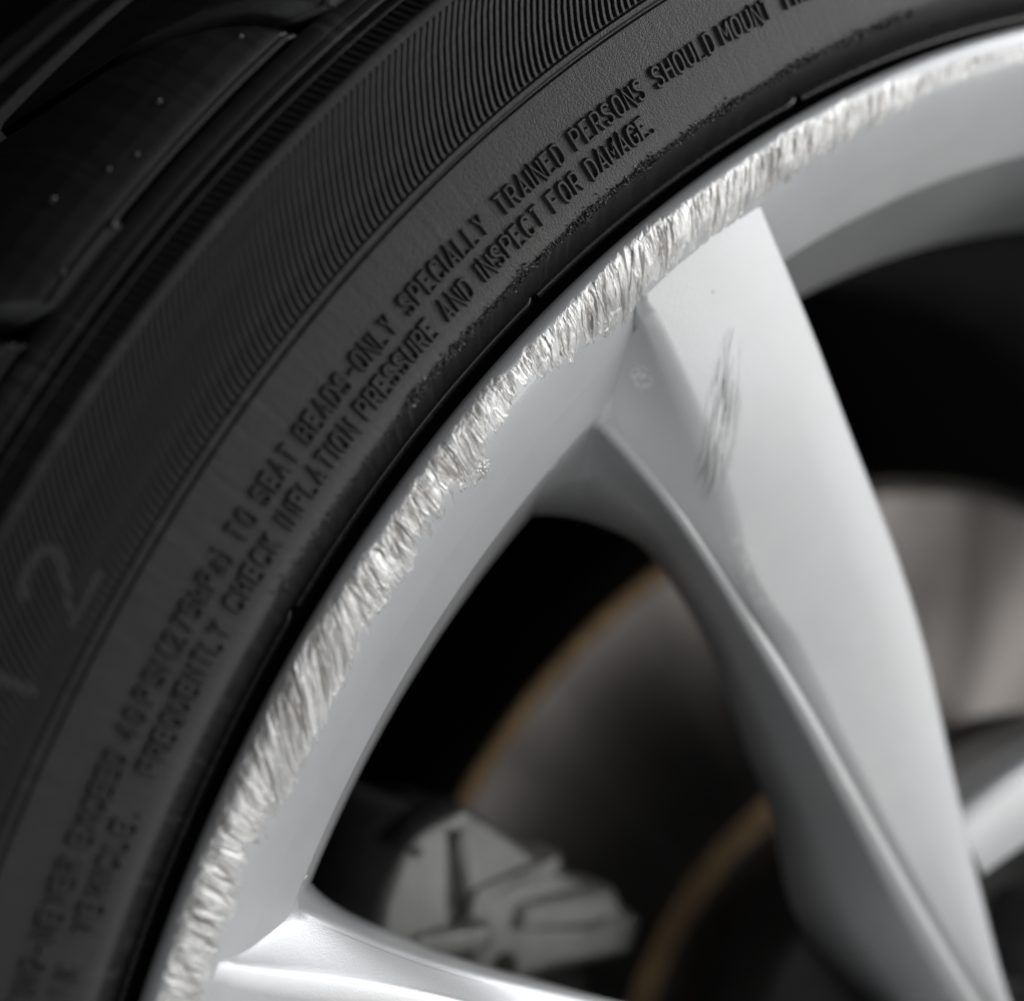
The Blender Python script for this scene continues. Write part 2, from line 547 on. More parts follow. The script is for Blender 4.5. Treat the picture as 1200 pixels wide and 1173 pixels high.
# rim protector: moulded in 24 arcs that step at each vent notch
prot = [(246.3, -9.0), (246.5, -6.9), (246.6, -6.1), (246.75, -5.5), (247.0, -5.05), (247.35, -4.82), (247.7, -4.76), (248.0, -4.88), (248.2, -5.15), (248.4, -5.45), (248.7, -5.2), (250.9, -2.85), (253.6, 0.15), (254.3, 0.75), (254.7, 1.2)]
def arc_piece(prof, th0, th1, n, lead=0.0):
    V, F = lathe(prof, th0, th1, n)
    k = len(prof)
    V = V.reshape(n + 1, k, 3)
    # the trailing end sinks back into the carcass with a curl
    base = np.array(prof)
    for c in range(n + 1):
        t = (th1 - th0) * c / n
        e = max(0.0, 1 - t / 0.55)
        s = 1.0 - 0.9 * e ** 2
        a = math.atan2(V[c, 0, 1], V[c, 0, 0])
        rr = np.hypot(V[c, :, 0], V[c, :, 1]) + (1 - s) * 0.9
        V[c, :, 0] = rr * math.cos(a)
        V[c, :, 1] = rr * math.sin(a)
        V[c, :, 2] -= (1 - s) * 0.75
    return V.reshape(-1, 3), F
v, f = arc_piece(prot, 0.0, 14.86, 60)
prot_me = mesh_np("rim_protector", v, f, M_protect)
prot_me.set_sharp_from_angle(angle=math.radians(50))
for i in range(24):
    o = obj("rim_protector", prot_me, tyre)
    o.rotation_euler = (0, 0, math.radians(117.75 + 15 * i))

# chafed rubber crumbs along the edge above the protector
CV, CF = [], []
def crumb(r, th, z, s):
    c = np.array(pol(r, th, z))
    d = rng.normal(size=(5, 3))
    d /= np.linalg.norm(d, axis=1)[:, None]
    k = len(CV)
    ax = rng.uniform(0.5, 1.5, 3)
    for q in d:
        CV.append(c + q * s * ax)
    CF.extend([(k, k + 1, k + 2), (k, k + 2, k + 3), (k, k + 3, k + 4), (k + 1, k + 2, k + 4), (k, k + 1, k + 4), (k + 2, k + 3, k + 4)])
for i in range(11000):
    th = rng.uniform(112, 148)
    dens = 1.0 if 121 < th < 140 else (0.45 if th < 121 else 0.22)
    if rng.random() > dens * (0.35 + 0.9 * float(vnoise(th * 1.7, 0.3, 4))):
        continue
    w = 0.35 + 0.9 * float(vnoise(th * 0.9, 7.3, 5))
    r = 254.35 + rng.normal() * 0.62 * w
    crumb(r, th, face_z(r) + 0.05 + rng.uniform(0, .12), rng.uniform(0.08, 0.27) * (0.6 + .6 * w))
o = obj("chafed_rubber_edge", mesh_np("chafed_rubber_edge", CV, CF, M_letter, smooth=False), tyre)
o["kind"] = "stuff"

# ------------------------------------------------------------------ raised lettering
def arc(cx, cy, rx, ry, a0, a1, n=7):
    return [(cx + rx * math.cos(math.radians(a)), cy + ry * math.sin(math.radians(a))) for a in np.linspace(a0, a1, n)]
w_, h_ = 0.46, 1.0
def sq(cx, cy, rx, ry, n=14):
    out = []
    for a in np.linspace(0, 360, n, endpoint=False):
        c, s = math.cos(math.radians(a + 13)), math.sin(math.radians(a + 13))
        out.append((cx + rx * math.copysign(abs(c) ** .75, c), cy + ry * math.copysign(abs(s) ** .75, s)))
    return out
GL = {
    'A': [[(0, 0), (.23, 1), (.46, 0)], [(.09, .32), (.37, .32)]],
    'B': [[(0, 0), (0, 1), (.28, 1), (.42, .9), (.42, .62), (.28, .53), (0, .53)], [(.28, .53), (.46, .42), (.46, .12), (.3, 0), (0, 0)]],
    'C': [[(.46, .76), (.4, .94), (.25, 1), (.08, .93), (0, .72), (0, .28), (.08, .07), (.25, 0), (.4, .06), (.46, .24)]],
    'D': [[(0, 0), (0, 1), (.24, 1), (.4, .9), (.46, .7), (.46, .3), (.4, .1), (.24, 0), (0, 0)]],
    'E': [[(.44, 1), (0, 1), (0, 0), (.44, 0)], [(0, .52), (.36, .52)]],
    'F': [[(.44, 1), (0, 1), (0, 0)], [(0, .52), (.36, .52)]],
    'G': [[(.46, .78), (.4, .94), (.25, 1), (.08, .93), (0, .72), (0, .28), (.08, .07), (.25, 0), (.4, .06), (.46, .2), (.46, .46), (.26, .46)]],
    'H': [[(0, 0), (0, 1)], [(.46, 0), (.46, 1)], [(0, .52), (.46, .52)]],
    'I': [[(0, 0), (0, 1)]],
    'K': [[(0, 0), (0, 1)], [(.45, 1), (.02, .42)], [(.15, .58), (.46, 0)]],
    'L': [[(0, 1), (0, 0), (.42, 0)]],
    'M': [[(0, 0), (0, 1), (.27, .36), (.54, 1), (.54, 0)]],
    'N': [[(0, 0), (0, 1), (.46, 0), (.46, 1)]],
    'O': [sq(.24, .5, .24, .5) + ['c']],
    'P': [[(0, 0), (0, 1), (.3, 1), (.44, .9), (.46, .74), (.42, .56), (.3, .48), (0, .48)]],
    'Q': [sq(.24, .5, .24, .5) + ['c'], [(.28, .24), (.48, -.04)]],
    'R': [[(0, 0), (0, 1), (.3, 1), (.44, .9), (.46, .74), (.42, .56), (.3, .48), (0, .48)], [(.24, .48), (.46, 0)]],
    'S': [[(.45, .8), (.38, .95), (.23, 1), (.07, .94), (.01, .77), (.08, .6), (.38, .43), (.46, .25), (.39, .06), (.23, 0), (.07, .05), (0, .22)]],
    'T': [[(0, 1), (.46, 1)], [(.23, 1), (.23, 0)]],
    'U': [[(0, 1), (0, .25), (.08, .06), (.23, 0), (.38, .06), (.46, .25), (.46, 1)]],
    'V': [[(0, 1), (.23, 0), (.46, 1)]],
    'X': [[(0, 0), (.46, 1)], [(0, 1), (.46, 0)]],
    'Y': [[(0, 1), (.23, .48), (.46, 1)], [(.23, .48), (.23, 0)]],
    'a': [[(.05, .6), (.2, .68), (.36, .58), (.36, 0)], [(.36, .38), (.12, .38), (.02, .2), (.12, 0), (.36, .12)]],
    'k': [[(0, 0), (0, 1)], [(.36, .66), (.02, .3)], [(.14, .42), (.38, 0)]],
    '0': [sq(.22, .5, .22, .5) + ['c']],
    '1': [[(0, .78), (.2, 1), (.2, 0)]],
    '2': [[(0, .78), (.06, .93), (.22, 1), (.4, .93), (.44, .74), (.36, .54), (0, 0), (.46, 0)]],
    '4': [[(.34, 0), (.34, 1), (0, .3), (.46, .3)]],
    '5': [[(.42, 1), (.06, 1), (.03, .56), (.24, .64), (.42, .52), (.45, .3), (.36, .06), (.2, 0), (0, .1)]],
    '7': [[(0, 1), (.45, 1), (.16, 0)]],
    '(': [[(.2, 1.1), (.04, .8), (.04, .2), (.2, -.1)]],
    ')': [[(0, 1.1), (.16, .8), (.16, .2), (0, -.1)]],
    '-': [[(0, .48), (.3, .48)]],
    '.': [[(.02, .06), (.12, .06)]],
}
def glyph_mesh(ch, cap, bw, tw, h, mat, xs=1.0):
    VV, FF = [], []
    for st in GL[ch]:
        closed = st[-1] == 'c'
        pts = st[:-1] if closed else st
        path = [(x * cap * xs, y * cap, 0) for x, y in pts]
        v, f = ridge_strip(path, bw, tw, h, closed, 0.3)
        k = len(VV)
        VV += v
        FF += [tuple(q + k for q in ff) for ff in f]
    return mesh_np("letter", VV, FF, mat, smooth=False)
def glyph_width(ch):
    return max(p[0] for st in GL[ch] for p in st if p != 'c')
GCACHE = {}
def place_glyph(ch, key, r0, th, cap, bw, tw, h, mat, xs, name="letter"):
    if (ch, key) not in GCACHE:
        GCACHE[(ch, key)] = glyph_mesh(ch, cap, bw, tw, h, mat, xs)
    o = obj(name, GCACHE[(ch, key)], tyre)
    a = math.radians(th)
    z0, z1 = face_z(r0), face_z(r0 + cap)
    tilt = math.atan2(z1 - z0, cap)
    ex = Vector((math.sin(a), -math.cos(a), 0))
    ey = Vector((math.cos(a) * math.cos(tilt), math.sin(a) * math.cos(tilt), math.sin(tilt)))
    ez = ex.cross(ey)
    p = pol(r0, th, z0)
    o.matrix_local = Matrix(((ex.x, ey.x, ez.x, p[0] * MM), (ex.y, ey.y, ez.y, p[1] * MM), (ex.z, ey.z, ez.z, p[2] * MM), (0, 0, 0, 1)))
    return o
CAP = 3.35
def word(text, t0, t1, r0):
    """letters from angle t0 (left edge) to t1 (right edge)"""
    ws = [glyph_width(c) * CAP * 0.97 for c in text]
    total = math.radians(t0 - t1) * (r0 + CAP / 2)
    gap = (total - sum(ws)) / max(1, len(text) - 1)
    x = 0.0
    for c, wd in zip(text, ws):
        place_glyph(c, 'small', r0, t0 - math.degrees(x / (r0 + CAP / 2)), CAP, 1.04, 0.32, 0.72, M_letter, 0.97)
        x += wd + gap
B1, B2 = 263.85, 258.45
for t, a, b in (("MOUNTING-NEVER", 167.6, 160.4), ("EXCEED", 159.95, 156.95), ("40", 156.5, 155.6), ("PSI", 155.15, 153.95), ("(275kPa)", 153.5, 149.75),
                ("TO", 149.15, 148.2), ("SEAT", 145.79 + 1.3, 145.0),):
    pass
for t, a, b in (("MOUNTING-NEVER", 165.4, 158.3), ("EXCEED", 157.75, 154.75), ("40", 154.25, 153.35), ("PSI", 152.95, 151.75), ("(275kPa)", 151.4, 147.75),
                ("TO", 147.15, 146.22), ("SEAT", 145.72, 143.78), ("BEADS-ONLY", 143.25, 138.3), ("SPECIALLY", 137.65, 133.45),
                ("TRAINED", 132.68, 129.5), ("PERSONS", 128.9, 125.4), ("SHOULD", 124.78, 121.85), ("MOUNT", 121.4, 118.95), ("TIRES", 118.3, 116.0)):
    word(t, a, b, B1)
for t, a, b in (("MANUAL", 172.3, 168.9), ("OR", 168.4, 167.4), ("PLACARD", 166.8, 163.0), ("IN", 162.3, 161.5), ("VEHICLE.", 160.3, 156.3),
                ("FREQUENTLY", 154.95, 149.75), ("CHECK", 149.1, 146.45), ("INFLATION", 145.85, 141.8), ("PRESSURE", 141.28, 137.35),
                ("AND", 136.72, 135.32), ("INSPECT", 134.7, 131.5), ("FOR", 130.95, 129.5), ("DAMAGE.", 128.98, 125.75)):
    word(t, a, b, B2)
# large size figures moulded over the ribs
def big(ch, th):
    o = place_glyph(ch, 'big', 280.6, th, 9.6, 2.4, 1.3, 0.85, M_relief, 1.9, "size_figure")
big('1', 154.9)
big('2', 151.95)

# ------------------------------------------------------------------ shoulder blocks of the tread
blk = [(304.15, -10.2), (304.25, -8.9), (304.6, -8.35), (305.4, -8.7), (305.65, -9.2), (305.9, -9.05), (307.2, -9.9), (309.5, -11.9), (312.3, -15.6), (314.8, -21), (316.6, -29), (317.6, -40), (317.9, -58), (311.5, -60)]
def block_mesh():
    n = 44
    prof = np.array(fillet(blk, 0.25, 2))
    k = len(prof)
    T0, T1 = 0.0, 10.75
    V = np.empty((n + 1, k, 3))
    for c in range(n + 1):
        u = c / n
        # ends lean back with depth, corners are eased
        e = max(0.0, 1 - u * (T1 - T0) / 0.28) + max(0.0, 1 - (1 - u) * (T1 - T0) / 0.28)
        p = prof.copy()
        p[:, 0] -= 0.45 * e * e
        tt = T0 + (T1 - T0) * u
        fill = sstep(np.array(tt), 7.6, 7.95)
        p[:4, 0] -= 1.0 * fill
        p[:4, 1] += 1.55 * fill
        p[4:10, 1] += 0.35 * fill
        th = np.radians(tt + 0.17 * np.clip(-8.3 - p[:, 1], 0, 40))
        V[c, :, 0] = p[:, 0] * np.cos(th)
        V[c, :, 1] = p[:, 0] * np.sin(th)
        V[c, :, 2] = p[:, 1]
    F = []
    for c in range(n):
        for j in range(k - 1):
            F.append((c * k + j, c * k + j + 1, (c + 1) * k + j + 1, (c + 1) * k + j))
    F.append(tuple(range(k - 1, -1, -1)))
    F.append(tuple(n * k + j for j in range(k)))
    return mesh_np("tread_block", V.reshape(-1, 3), F, M_tread)
bm_ = block_mesh()
for i in range(30):
    o = obj("tread_block", bm_, tyre)
    o.rotation_euler = (0, 0, math.radians(133.75 + 12 * i))
# moulding nibs left on the shoulder
def dome(r, th, z, s, hgt):
    VV, FF = [], []
    a = math.radians(th)
    nrm = Vector((math.cos(a) * .62, math.sin(a) * .62, .78)).normalized()
    q = nrm.to_track_quat('Z', 'Y')
    c = Vector(pol(r, th, z))
    rings = 4
    for i in range(rings):
        b = math.radians(90 * i / rings)
        for j in range(10):
            g = 2 * math.pi * j / 10
            VV.append(tuple(c + q @ Vector((s * math.cos(b) * math.cos(g), s * math.cos(b) * math.sin(g), hgt * math.sin(b)))))
    VV.append(tuple(c + q @ Vector((0, 0, hgt))))
    for i in range(rings - 1):
        for j in range(10):
            FF.append((i * 10 + j, i * 10 + (j + 1) % 10, (i + 1) * 10 + (j + 1) % 10, (i + 1) * 10 + j))
    for j in range(10):
        FF.append(((rings - 1) * 10 + j, (rings - 1) * 10 + (j + 1) % 10, rings * 10))
    return mesh_np("rubber_nib", VV, FF, M_relief)
def blk_z(r):
    a = np.array(blk[2:13])
    return float(np.interp(r, a[:, 0], a[:, 1]))
for r, th, s in ((306.0, 143.6, .75), (310.6, 137.9, .7), (304.6, 141.7, 1.0), (309.6, 140.4, .6), (308.2, 139.6, .6), (312.2, 141.9, .8), (309.2, 134.9, .6)):
    obj("rubber_nib", dome(r, th, blk_z(r) - .05, s, s * .8), tyre)

# ------------------------------------------------------------------ alloy rim
LIP = [(244.5, -5.5), (246.05, -2.8), (246.3, -1.0), (245.8, 0.2), (244.7, 1.2), (243.1, 1.45), (238.0, 0.15), (221.6, -11.6)]
def dense_profile(pts, step):
    """smoothed, evenly spaced profile with arc length"""
    a = np.array(pts, float)
    # round the corners by repeated corner cutting of the inner points
    for _ in range(3):
        q = a[:-1] * .75 + a[1:] * .25
        r = a[:-1] * .25 + a[1:] * .75
        a = np.vstack([a[:1], np.stack([q, r], 1).reshape(-1, 2)[1:-1], a[-1:]])
    d = np.concatenate([[0], np.cumsum(np.linalg.norm(np.diff(a, axis=0), axis=1))])
    s = np.arange(0, d[-1], step)
    return np.stack([np.interp(s, d, a[:, 0]), np.interp(s, d, a[:, 1])], 1), s
LP, LS = dense_profile(LIP, 0.14)
s_lo, s_hi = 2.0, 24.5
i_lo, i_hi = int(s_lo / 0.14), int(s_hi / 0.14)
T_LO, T_HI = 98.0, 172.0

# window wall and barrel behind the lip, flange back in front of the tyre bead
back = [(205.0, -42), (221.2, -13.4), (221.35, -12.3)] + [tuple(p) for p in LP[:i_hi - 1:-3]]
back = [(206.0, -38), (207.3, -36), (220.9, -13.6), (221.3, -12.6)] + [tuple(p) for p in LP[len(LP) - 4:i_hi:-4]] + [tuple(LP[i_hi])]
V, F = lathe(back, n=900)
rim = obj("alloy_rim", mesh_np("alloy_rim", V, F, M_silver), wheel)
flange = [tuple(LP[i_lo])] + [tuple(p) for p in LP[i_lo - 4:0:-4]] + [(244.5, -5.5), (243.4, -7.4), (240.5, -9.0), (233, -11), (229, -18), (227, -28), (226, -60), (205, -75), (203, -140), (222, -170), (226, -195), (238, -200), (241, -203), (237, -205), (222, -198)]
V, F = lathe(flange, n=900)
obj("rim_flange", mesh_np("rim_flange", V, F, M_silver), rim)
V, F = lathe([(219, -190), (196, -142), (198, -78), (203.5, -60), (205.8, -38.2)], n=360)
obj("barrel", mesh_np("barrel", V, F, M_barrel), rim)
clean = [tuple(p) for p in LP[i_hi:i_lo - 1:-4]]
if clean[-1] != tuple(LP[i_lo]):
    clean.append(tuple(LP[i_lo]))
V, F = lathe(clean, T_HI, T_LO + 360, 700)
obj("clean_lip", mesh_np("clean_lip", V, F, M_silver), rim)

# the kerbed stretch: real gouges on a fine grid
P0 = [(98, 10), (106.4, 9.6), (108.6, 9.0), (112.4, 8.4), (116.1, 7.3), (119.6, 6.6), (121.3, 7.6), (122.6, 7.2), (124.8, 7.1), (126.6, 7.2), (128, 6.2), (129.9, 6.5),
      (131.8, 7.1), (133.9, 7.2), (135.4, 7.4), (136.3, 7.0), (137.4, 6.5), (138.9, 6.9), (140, 6.4), (141.6, 6.5), (144.1, 7.2), (145.4, 6.6), (147.2, 6.0), (148.3, 5.4), (152.6, 5.6), (157, 6.4), (162, 6.8), (172, 7.0)]
P1 = [(98, 11), (106.3, 11.2), (109.8, 11.7), (113.3, 13.8), (116.7, 16.6), (120.3, 16.5), (121.7, 15.5), (123.8, 18.4), (125.6, 16.5), (128, 18), (129.2, 20.2), (130.9, 18.2),
      (131.8, 16.4), (133.4, 16.3), (135, 13.2), (136.3, 11.4), (137.5, 14.1), (138.2, 12.6), (139.2, 18.9), (139.8, 17.8), (141.4, 15.6), (144.3, 17.2), (145.4, 16.6), (147.3, 17.2), (148.5, 19), (150.3, 18.6), (151.3, 19.6), (152.5, 18), (154.2, 17.6), (155.7, 15.8), (157.8, 15.9), (160.3, 16.4), (165, 15.5), (172, 12)]
th = np.arange(T_LO, T_HI + 1e-6, 0.026)
S = LS[i_lo:i_hi + 1]
PR = LP[i_lo:i_hi + 1]
TH, SS = np.meshgrid(th, S, indexing='ij')
s0 = np.interp(TH, *np.array(P0).T)
s1 = np.interp(TH, *np.array(P1).T)
s1 = s0 + (s1 - s0) * (.80 + .34 * vnoise(TH * .75, .5, 101) - .10 * vnoise(TH * 2.9, .5, 102))
arcmm = np.radians(TH) * 243.0
SL_T = [98, 112, 118, 132, 135, 142, 146, 148.5, 152.5, 155, 172]
SL_V = [.30, .36, .38, .34, .20, .15, .25, .85, .80, .18, .12]
slant = np.interp(TH, SL_T, SL_V)
U = arcmm - slant * (SS - 6.0)
Vv = SS
def ridged(u, v, sd):
    return 1 - np.abs(2 * vnoise(u, v, sd) - 1)
end = np.interp(TH, [98, 104, 110, 116, 119, 165, 172], [.10, .25, .40, .70, 1, 1, .6])
g1 = vnoise(U / 3.1, Vv / 9.0, 1)
g3 = .5 * vnoise(U / 0.40, Vv / 9.0, 3) + .5 * vnoise(U / .22, Vv / 7.0, 13)
rag0 = (vnoise(U / 0.7, 3.1 + 0 * U, 8) - .5) * .9 + (vnoise(U / 2.6, 9.1 + 0 * U, 9) - .5) * 1.2
rag1 = (vnoise(U / 0.45, 5.7 + SS * .6, 10) - .5) * 1.1 + (vnoise(U / 1.5, 2.7 + SS * .2, 16) - .5) * 2.2 + (vnoise(U / 3.6, 1.9 + 0 * U, 12) - .5) * 4.6
sm = s0 + (s1 - s0) * .80
mask = sstep(SS, s0 + rag0 - .12, s0 + rag0 + .2) * (1 - sstep(SS, sm + rag1 - .5, sm + rag1 + .2))
hole = sstep(vnoise(U / 2.2, Vv / 6.5, 14) + .12 * (vnoise(U / .35, Vv / 2.0, 15) - .5), 0.40, 0.47)
mask = mask * hole
plate = np.floor(6 * vnoise(U / 1.9, Vv / 3.4, 19)) / 6
disp = -mask * end * (.12 + .20 * (g1 - .35) + .07 * (g3 - .5) + .22 * (plate - .4))
grime = np.zeros_like(disp)
tone = .50 * vnoise(U / 4.2, Vv / 5.0, 81) + .25 * vnoise(U / 1.2, Vv / 4.0, 83) + .25 * vnoise(U / .45, Vv / 5.0, 82)
arc_row = arcmm[:, 0]
d_arc = arc_row[1] - arc_row[0]
d_s = S[1] - S[0]
def gouge(t0, sA, L, w, d, sl, side, dirt, burr):
    """one dragged scratch: slopes down across its width, stops at a sharp wall, eases out at both ends"""
    a0 = math.radians(t0) * 243.0
    lo, hi = min(0, sl * L) - w * 1.3, max(0, sl * L) + w * 1.3
    i0 = max(0, int((a0 + lo - arc_row[0]) / d_arc)); i1 = min(len(arc_row), int((a0 + hi - arc_row[0]) / d_arc) + 2)
    j0 = max(0, int((sA - S[0]) / d_s)); j1 = min(len(S), int((sA + L - S[0]) / d_s) + 2)
    if i1 - i0 < 2 or j1 - j0 < 2:
        return
    A_, S_ = arcmm[i0:i1, j0:j1], SS[i0:i1, j0:j1]
    t = (S_ - sA) / L
    wob = .10 * w * np.sin(t * 9 + a0)
    x = side * (A_ - a0 - sl * (S_ - sA) + wob) / w
    wt = np.clip(np.minimum(t * 7, (1 - t) * 2.2), 0, 1) ** .6
    x = x / np.maximum(wt, .05)
    ins = (np.abs(x) < 1) & (t > 0) & (t < 1)
    prof = np.where(x < .62, (x + 1) / 1.62, (1 - x) / .38)
    h = -d * wt * np.clip(prof, 0, 1)
    D = disp[i0:i1, j0:j1]
    D[ins] = np.minimum(D[ins] + .35 * h[ins], h[ins] * 1.0 + .5 * np.minimum(D[ins], 0))
    Mk = mask[i0:i1, j0:j1]
    Mk[ins] = np.maximum(Mk[ins], np.clip((1 - np.abs(x[ins])) * 6, 0, 1))
    if dirt > 0:
        gq = grime[i0:i1, j0:j1]
        k = ins & (x > .45)
        gq[k] = np.maximum(gq[k], dirt * wt[k])
    if burr > 0:
        k = (np.abs(x) < 1.15) & (t > .86) & (t < 1.0)
        D[k] += burr * np.sin(np.clip((t[k] - .86) / .14, 0, 1) * math.pi) * (1 - (np.abs(x[k]) / 1.15) ** 2)
for _ in range(2000):
    t0 = rng.uniform(101, 171)
    e = float(np.interp(t0, [98, 104, 110, 116, 119, 165, 172], [.10, .22, .35, .7, 1, 1, .6]))
    if rng.random() > .35 + .65 * e:
        continue
    if rng.random() > .30 + 1.1 * float(vnoise(t0 * 1.1, .5, 91)):
        continue
    a_, b_ = float(np.interp(t0, *np.array(P0).T)), float(np.interp(t0, *np.array(P1).T))
    span = b_ - a_
    sl = float(np.interp(t0, SL_T, SL_V)) + rng.normal() * .13
    big_ = rng.random()
    L = min(span * 1.05, span * (rng.uniform(.15, .60) if big_ < .55 else rng.uniform(.3, .95)))
    sA = a_ + rng.uniform(-.3, max(.1, span - L)) * (1.0 if rng.random() < .6 else .15)
    w = (.12 + .26 * rng.random()) if big_ < .55 else (.40 + .85 * rng.random())
    if 147 < t0 < 154:
        w *= 1.7
    d = (.04 + .09 * rng.random()) if big_ < .55 else (.10 + .24 * rng.random())
    gouge(t0 - math.degrees(sl * (6 - sA) / 243.0) * 0, sA, L, w, d * e, sl, 1 if rng.random() < .8 else -1, (.3 + .7 * rng.random()) if rng.random() < .5 else 0, .10 * e if (big_ > .75 and rng.random() < .5) else 0)
# deep bites the photograph shows clearly
for t0, sA, L, w, d, sl in ((129.6, 7.5, 10.5, 1.1, .55, .34), (130.6, 8.0, 9.0, .9, .50, .36), (128.3, 6.6, 13.6, .9, .45, .36), (131.3, 9.5, 7.0, .8, .5, .30),
                            (133.3, 9.0, 7.0, .9, .42, .22), (127.0, 7.4, 10.0, .8, .40, .36), (125.4, 7.6, 9.0, .9, .36, .38), (138.9, 7.2, 9.2, 1.5, .50, .16),
                            (140.1, 6.8, 8.6, 1.3, .42, .14), (141.5, 6.6, 7.4, 1.5, .45, .14), (137.3, 7.0, 6.2, .9, .35, .18), (145.4, 7.0, 9.5, 1.2, .40, .22),
                            (147.4, 6.4, 10.5, 1.6, .42, .75), (149.2, 6.0, 11.5, 1.9, .45, .85), (150.6, 6.4, 11.0, 1.6, .40, .80), (122.6, 8.0, 7.5, .9, .30, .38)):
    gouge(t0, sA, L, w, d, sl, 1, .8, .16)
# a torn lump near the middle of the stretch, as the photograph shows
def lump(tc, sc, rt, rs, amp, sd):
    d2 = ((TH - tc) / rt) ** 2 + ((SS - sc) / rs) ** 2
    return np.exp(-d2 * 1.6) * amp * (vnoise(arcmm / .42, SS / .45, sd) - .35)
disp += lump(139.3, 16.6, .42, 1.9, .85, 31) + lump(129.2, 18.6, .3, 1.8, .4, 33) + lump(131.4, 16.5, .3, 1.5, .4, 34)
for tc, sc, rt, rs in ((139.3, 16.6, .42, 1.9), (129.2, 18.4, .3, 1.6), (131.4, 16.4, .3, 1.4)):
    q = ((TH - tc) / rt) ** 2 + ((SS - sc) / rs) ** 2 + .9 * (vnoise(arcmm / .5, SS / .5, 36) - .5)
    mask = np.maximum(mask, 1 - sstep(q, .75, .95))
edge = sstep(TH, T_LO, T_LO + .6) * (1 - sstep(TH, T_HI - .6, T_HI)) * sstep(SS, S[0], S[0] + .6) * (1 - sstep(SS, S[-1] - .8, S[-1]))
disp *= edge * .88
tg = np.gradient(PR, axis=0)
tg /= np.linalg.norm(tg, axis=1)[:, None]
nr, nz = tg[:, 1], -tg[:, 0]
RR = PR[None, :, 0] + disp * nr[None]
ZZ = PR[None, :, 1] + disp * nz[None]
a = np.radians(TH)
G = np.stack([RR * np.cos(a), RR * np.sin(a), ZZ], -1)
m_, k_ = TH.shape
I, J = np.meshgrid(np.arange(m_ - 1), np.arange(k_ - 1), indexing='ij')
F = np.stack([I * k_ + J, (I + 1) * k_ + J, (I + 1) * k_ + J + 1, I * k_ + J + 1], -1).reshape(-1, 4)
me = mesh_np("scuffed_lip", G.reshape(-1, 3), F, M_scuff)
at = me.attributes.new("scuff", 'FLOAT', 'POINT')
at.data.foreach_set("value", np.clip(mask * 1.15, 0, 1).astype(np.float32).ravel())
gr = np.clip(grime * mask, 0, 1)
at = me.attributes.new("grime", 'FLOAT', 'POINT')
at.data.foreach_set("value", gr.astype(np.float32).ravel())
at = me.attributes.new("tone", 'FLOAT', 'POINT')
at.data.foreach_set("value", np.clip(tone, 0, 1).astype(np.float32).ravel())
o = obj("scuffed_lip", me, rim)
o["label"] = "kerb damaged stretch of lip with torn bright metal"

# ------------------------------------------------------------------ spokes
def resample(pts, n, dens=None):
    p = np.array(pts, float)
    d = np.concatenate([[0], np.cumsum(np.linalg.norm(np.diff(p, axis=0), axis=1))])
    # Catmull-Rom through the points
    fine = []
    for i in range(len(p) - 1):
        p0, p1, p2, p3 = p[max(i - 1, 0)], p[i], p[i + 1], p[min(i + 2, len(p) - 1)]
        for t in np.linspace(0, 1, 12, endpoint=False):
            fine.append(.5 * ((2 * p1) + (p2 - p0) * t + (2 * p0 - 5 * p1 + 4 * p2 - p3) * t * t + (3 * p1 - p0 - 3 * p2 + p3) * t ** 3))
    fine.append(p[-1])
    fine = np.array(fine)
    d = np.concatenate([[0], np.cumsum(np.linalg.norm(np.diff(fine, axis=0), axis=1))])
    s = np.linspace(0, d[-1], n) if dens is None else dens * d[-1]
    return np.stack([np.interp(s, d, fine[:, c]) for c in range(3)], 1)
RIGHT = [(-127.1, 203.5, -1.2), (-124.7, 199.3, -1.6), (-119.1, 191.7, -2.5), (-109.2, 177.3, -4.1), (-101.5, 164.6, -5.2), (-93.2, 151.4, -6.3), (-85.7, 139.5, -7.1), (-77.8, 123.9, -8.0), (-73.7, 114.1, -8.5), (-64.6, 90.7, -9.7), (-56.1, 69.8, -10.6), (-47.0, 48.5, -11.5), (-36, 33, -13.5)]
CREASE = [(-150.2, 180.6, -1.6), (-147.8, 178.6, -1.9), (-139.8, 168.1, -3.2), (-131.7, 156.7, -5.4), (-127.5, 150.6, -6.7), (-123.0, 141.9, -8.1), (-121.9, 134.1, -8.8), (-108.1, 119.2, -9.7), (-95.2, 102.8, -9.7), (-78.7, 81.1, -10.4), (-56.9, 54.2, -11.5), (-42, 37, -13.2)]
CREASE_B = [(-150.2, 180.6, -1.6), (-147.8, 178.6, -1.9), (-139.8, 168.1, -3.2), (-131.8, 155.8, -4.4), (-125.3, 146.6, -5.4), (-116.4, 135.9, -6.5), (-106.8, 124.3, -7.4), (-97.5, 112.0, -8.4), (-87.3, 98.0, -9.7), (-75.6, 80.9, -11.2), (-54.6, 52.6, -14.4), (-42, 37, -16.8)]
GROOVE = [(-148.5, 162.2, -12.3), (-141.4, 156.2, -12.2), (-135.4, 150.6, -12.0), (-127.8, 143.3, -11.6), (-120.9, 133.4, -11.1), (-108.5, 118.6, -10.5), (-95.8, 102.2, -10.4), (-79.4, 80.4, -11.1), (-57.8, 53.4, -12.2), (-43.5, 38.5, -14.0)]
RIDGE = [(-149.1, 161.9, -11.9), (-142.1, 155.9, -11.9), (-136.1, 150.3, -11.7), (-128.7, 143.0, -11.3), (-121.9, 133.1, -10.8), (-109.6, 118.2, -10.2), (-97.1, 101.8, -10.1), (-80.9, 80.0, -10.8), (-59.5, 53.1, -11.9), (-44.5, 37.5, -13.6)]
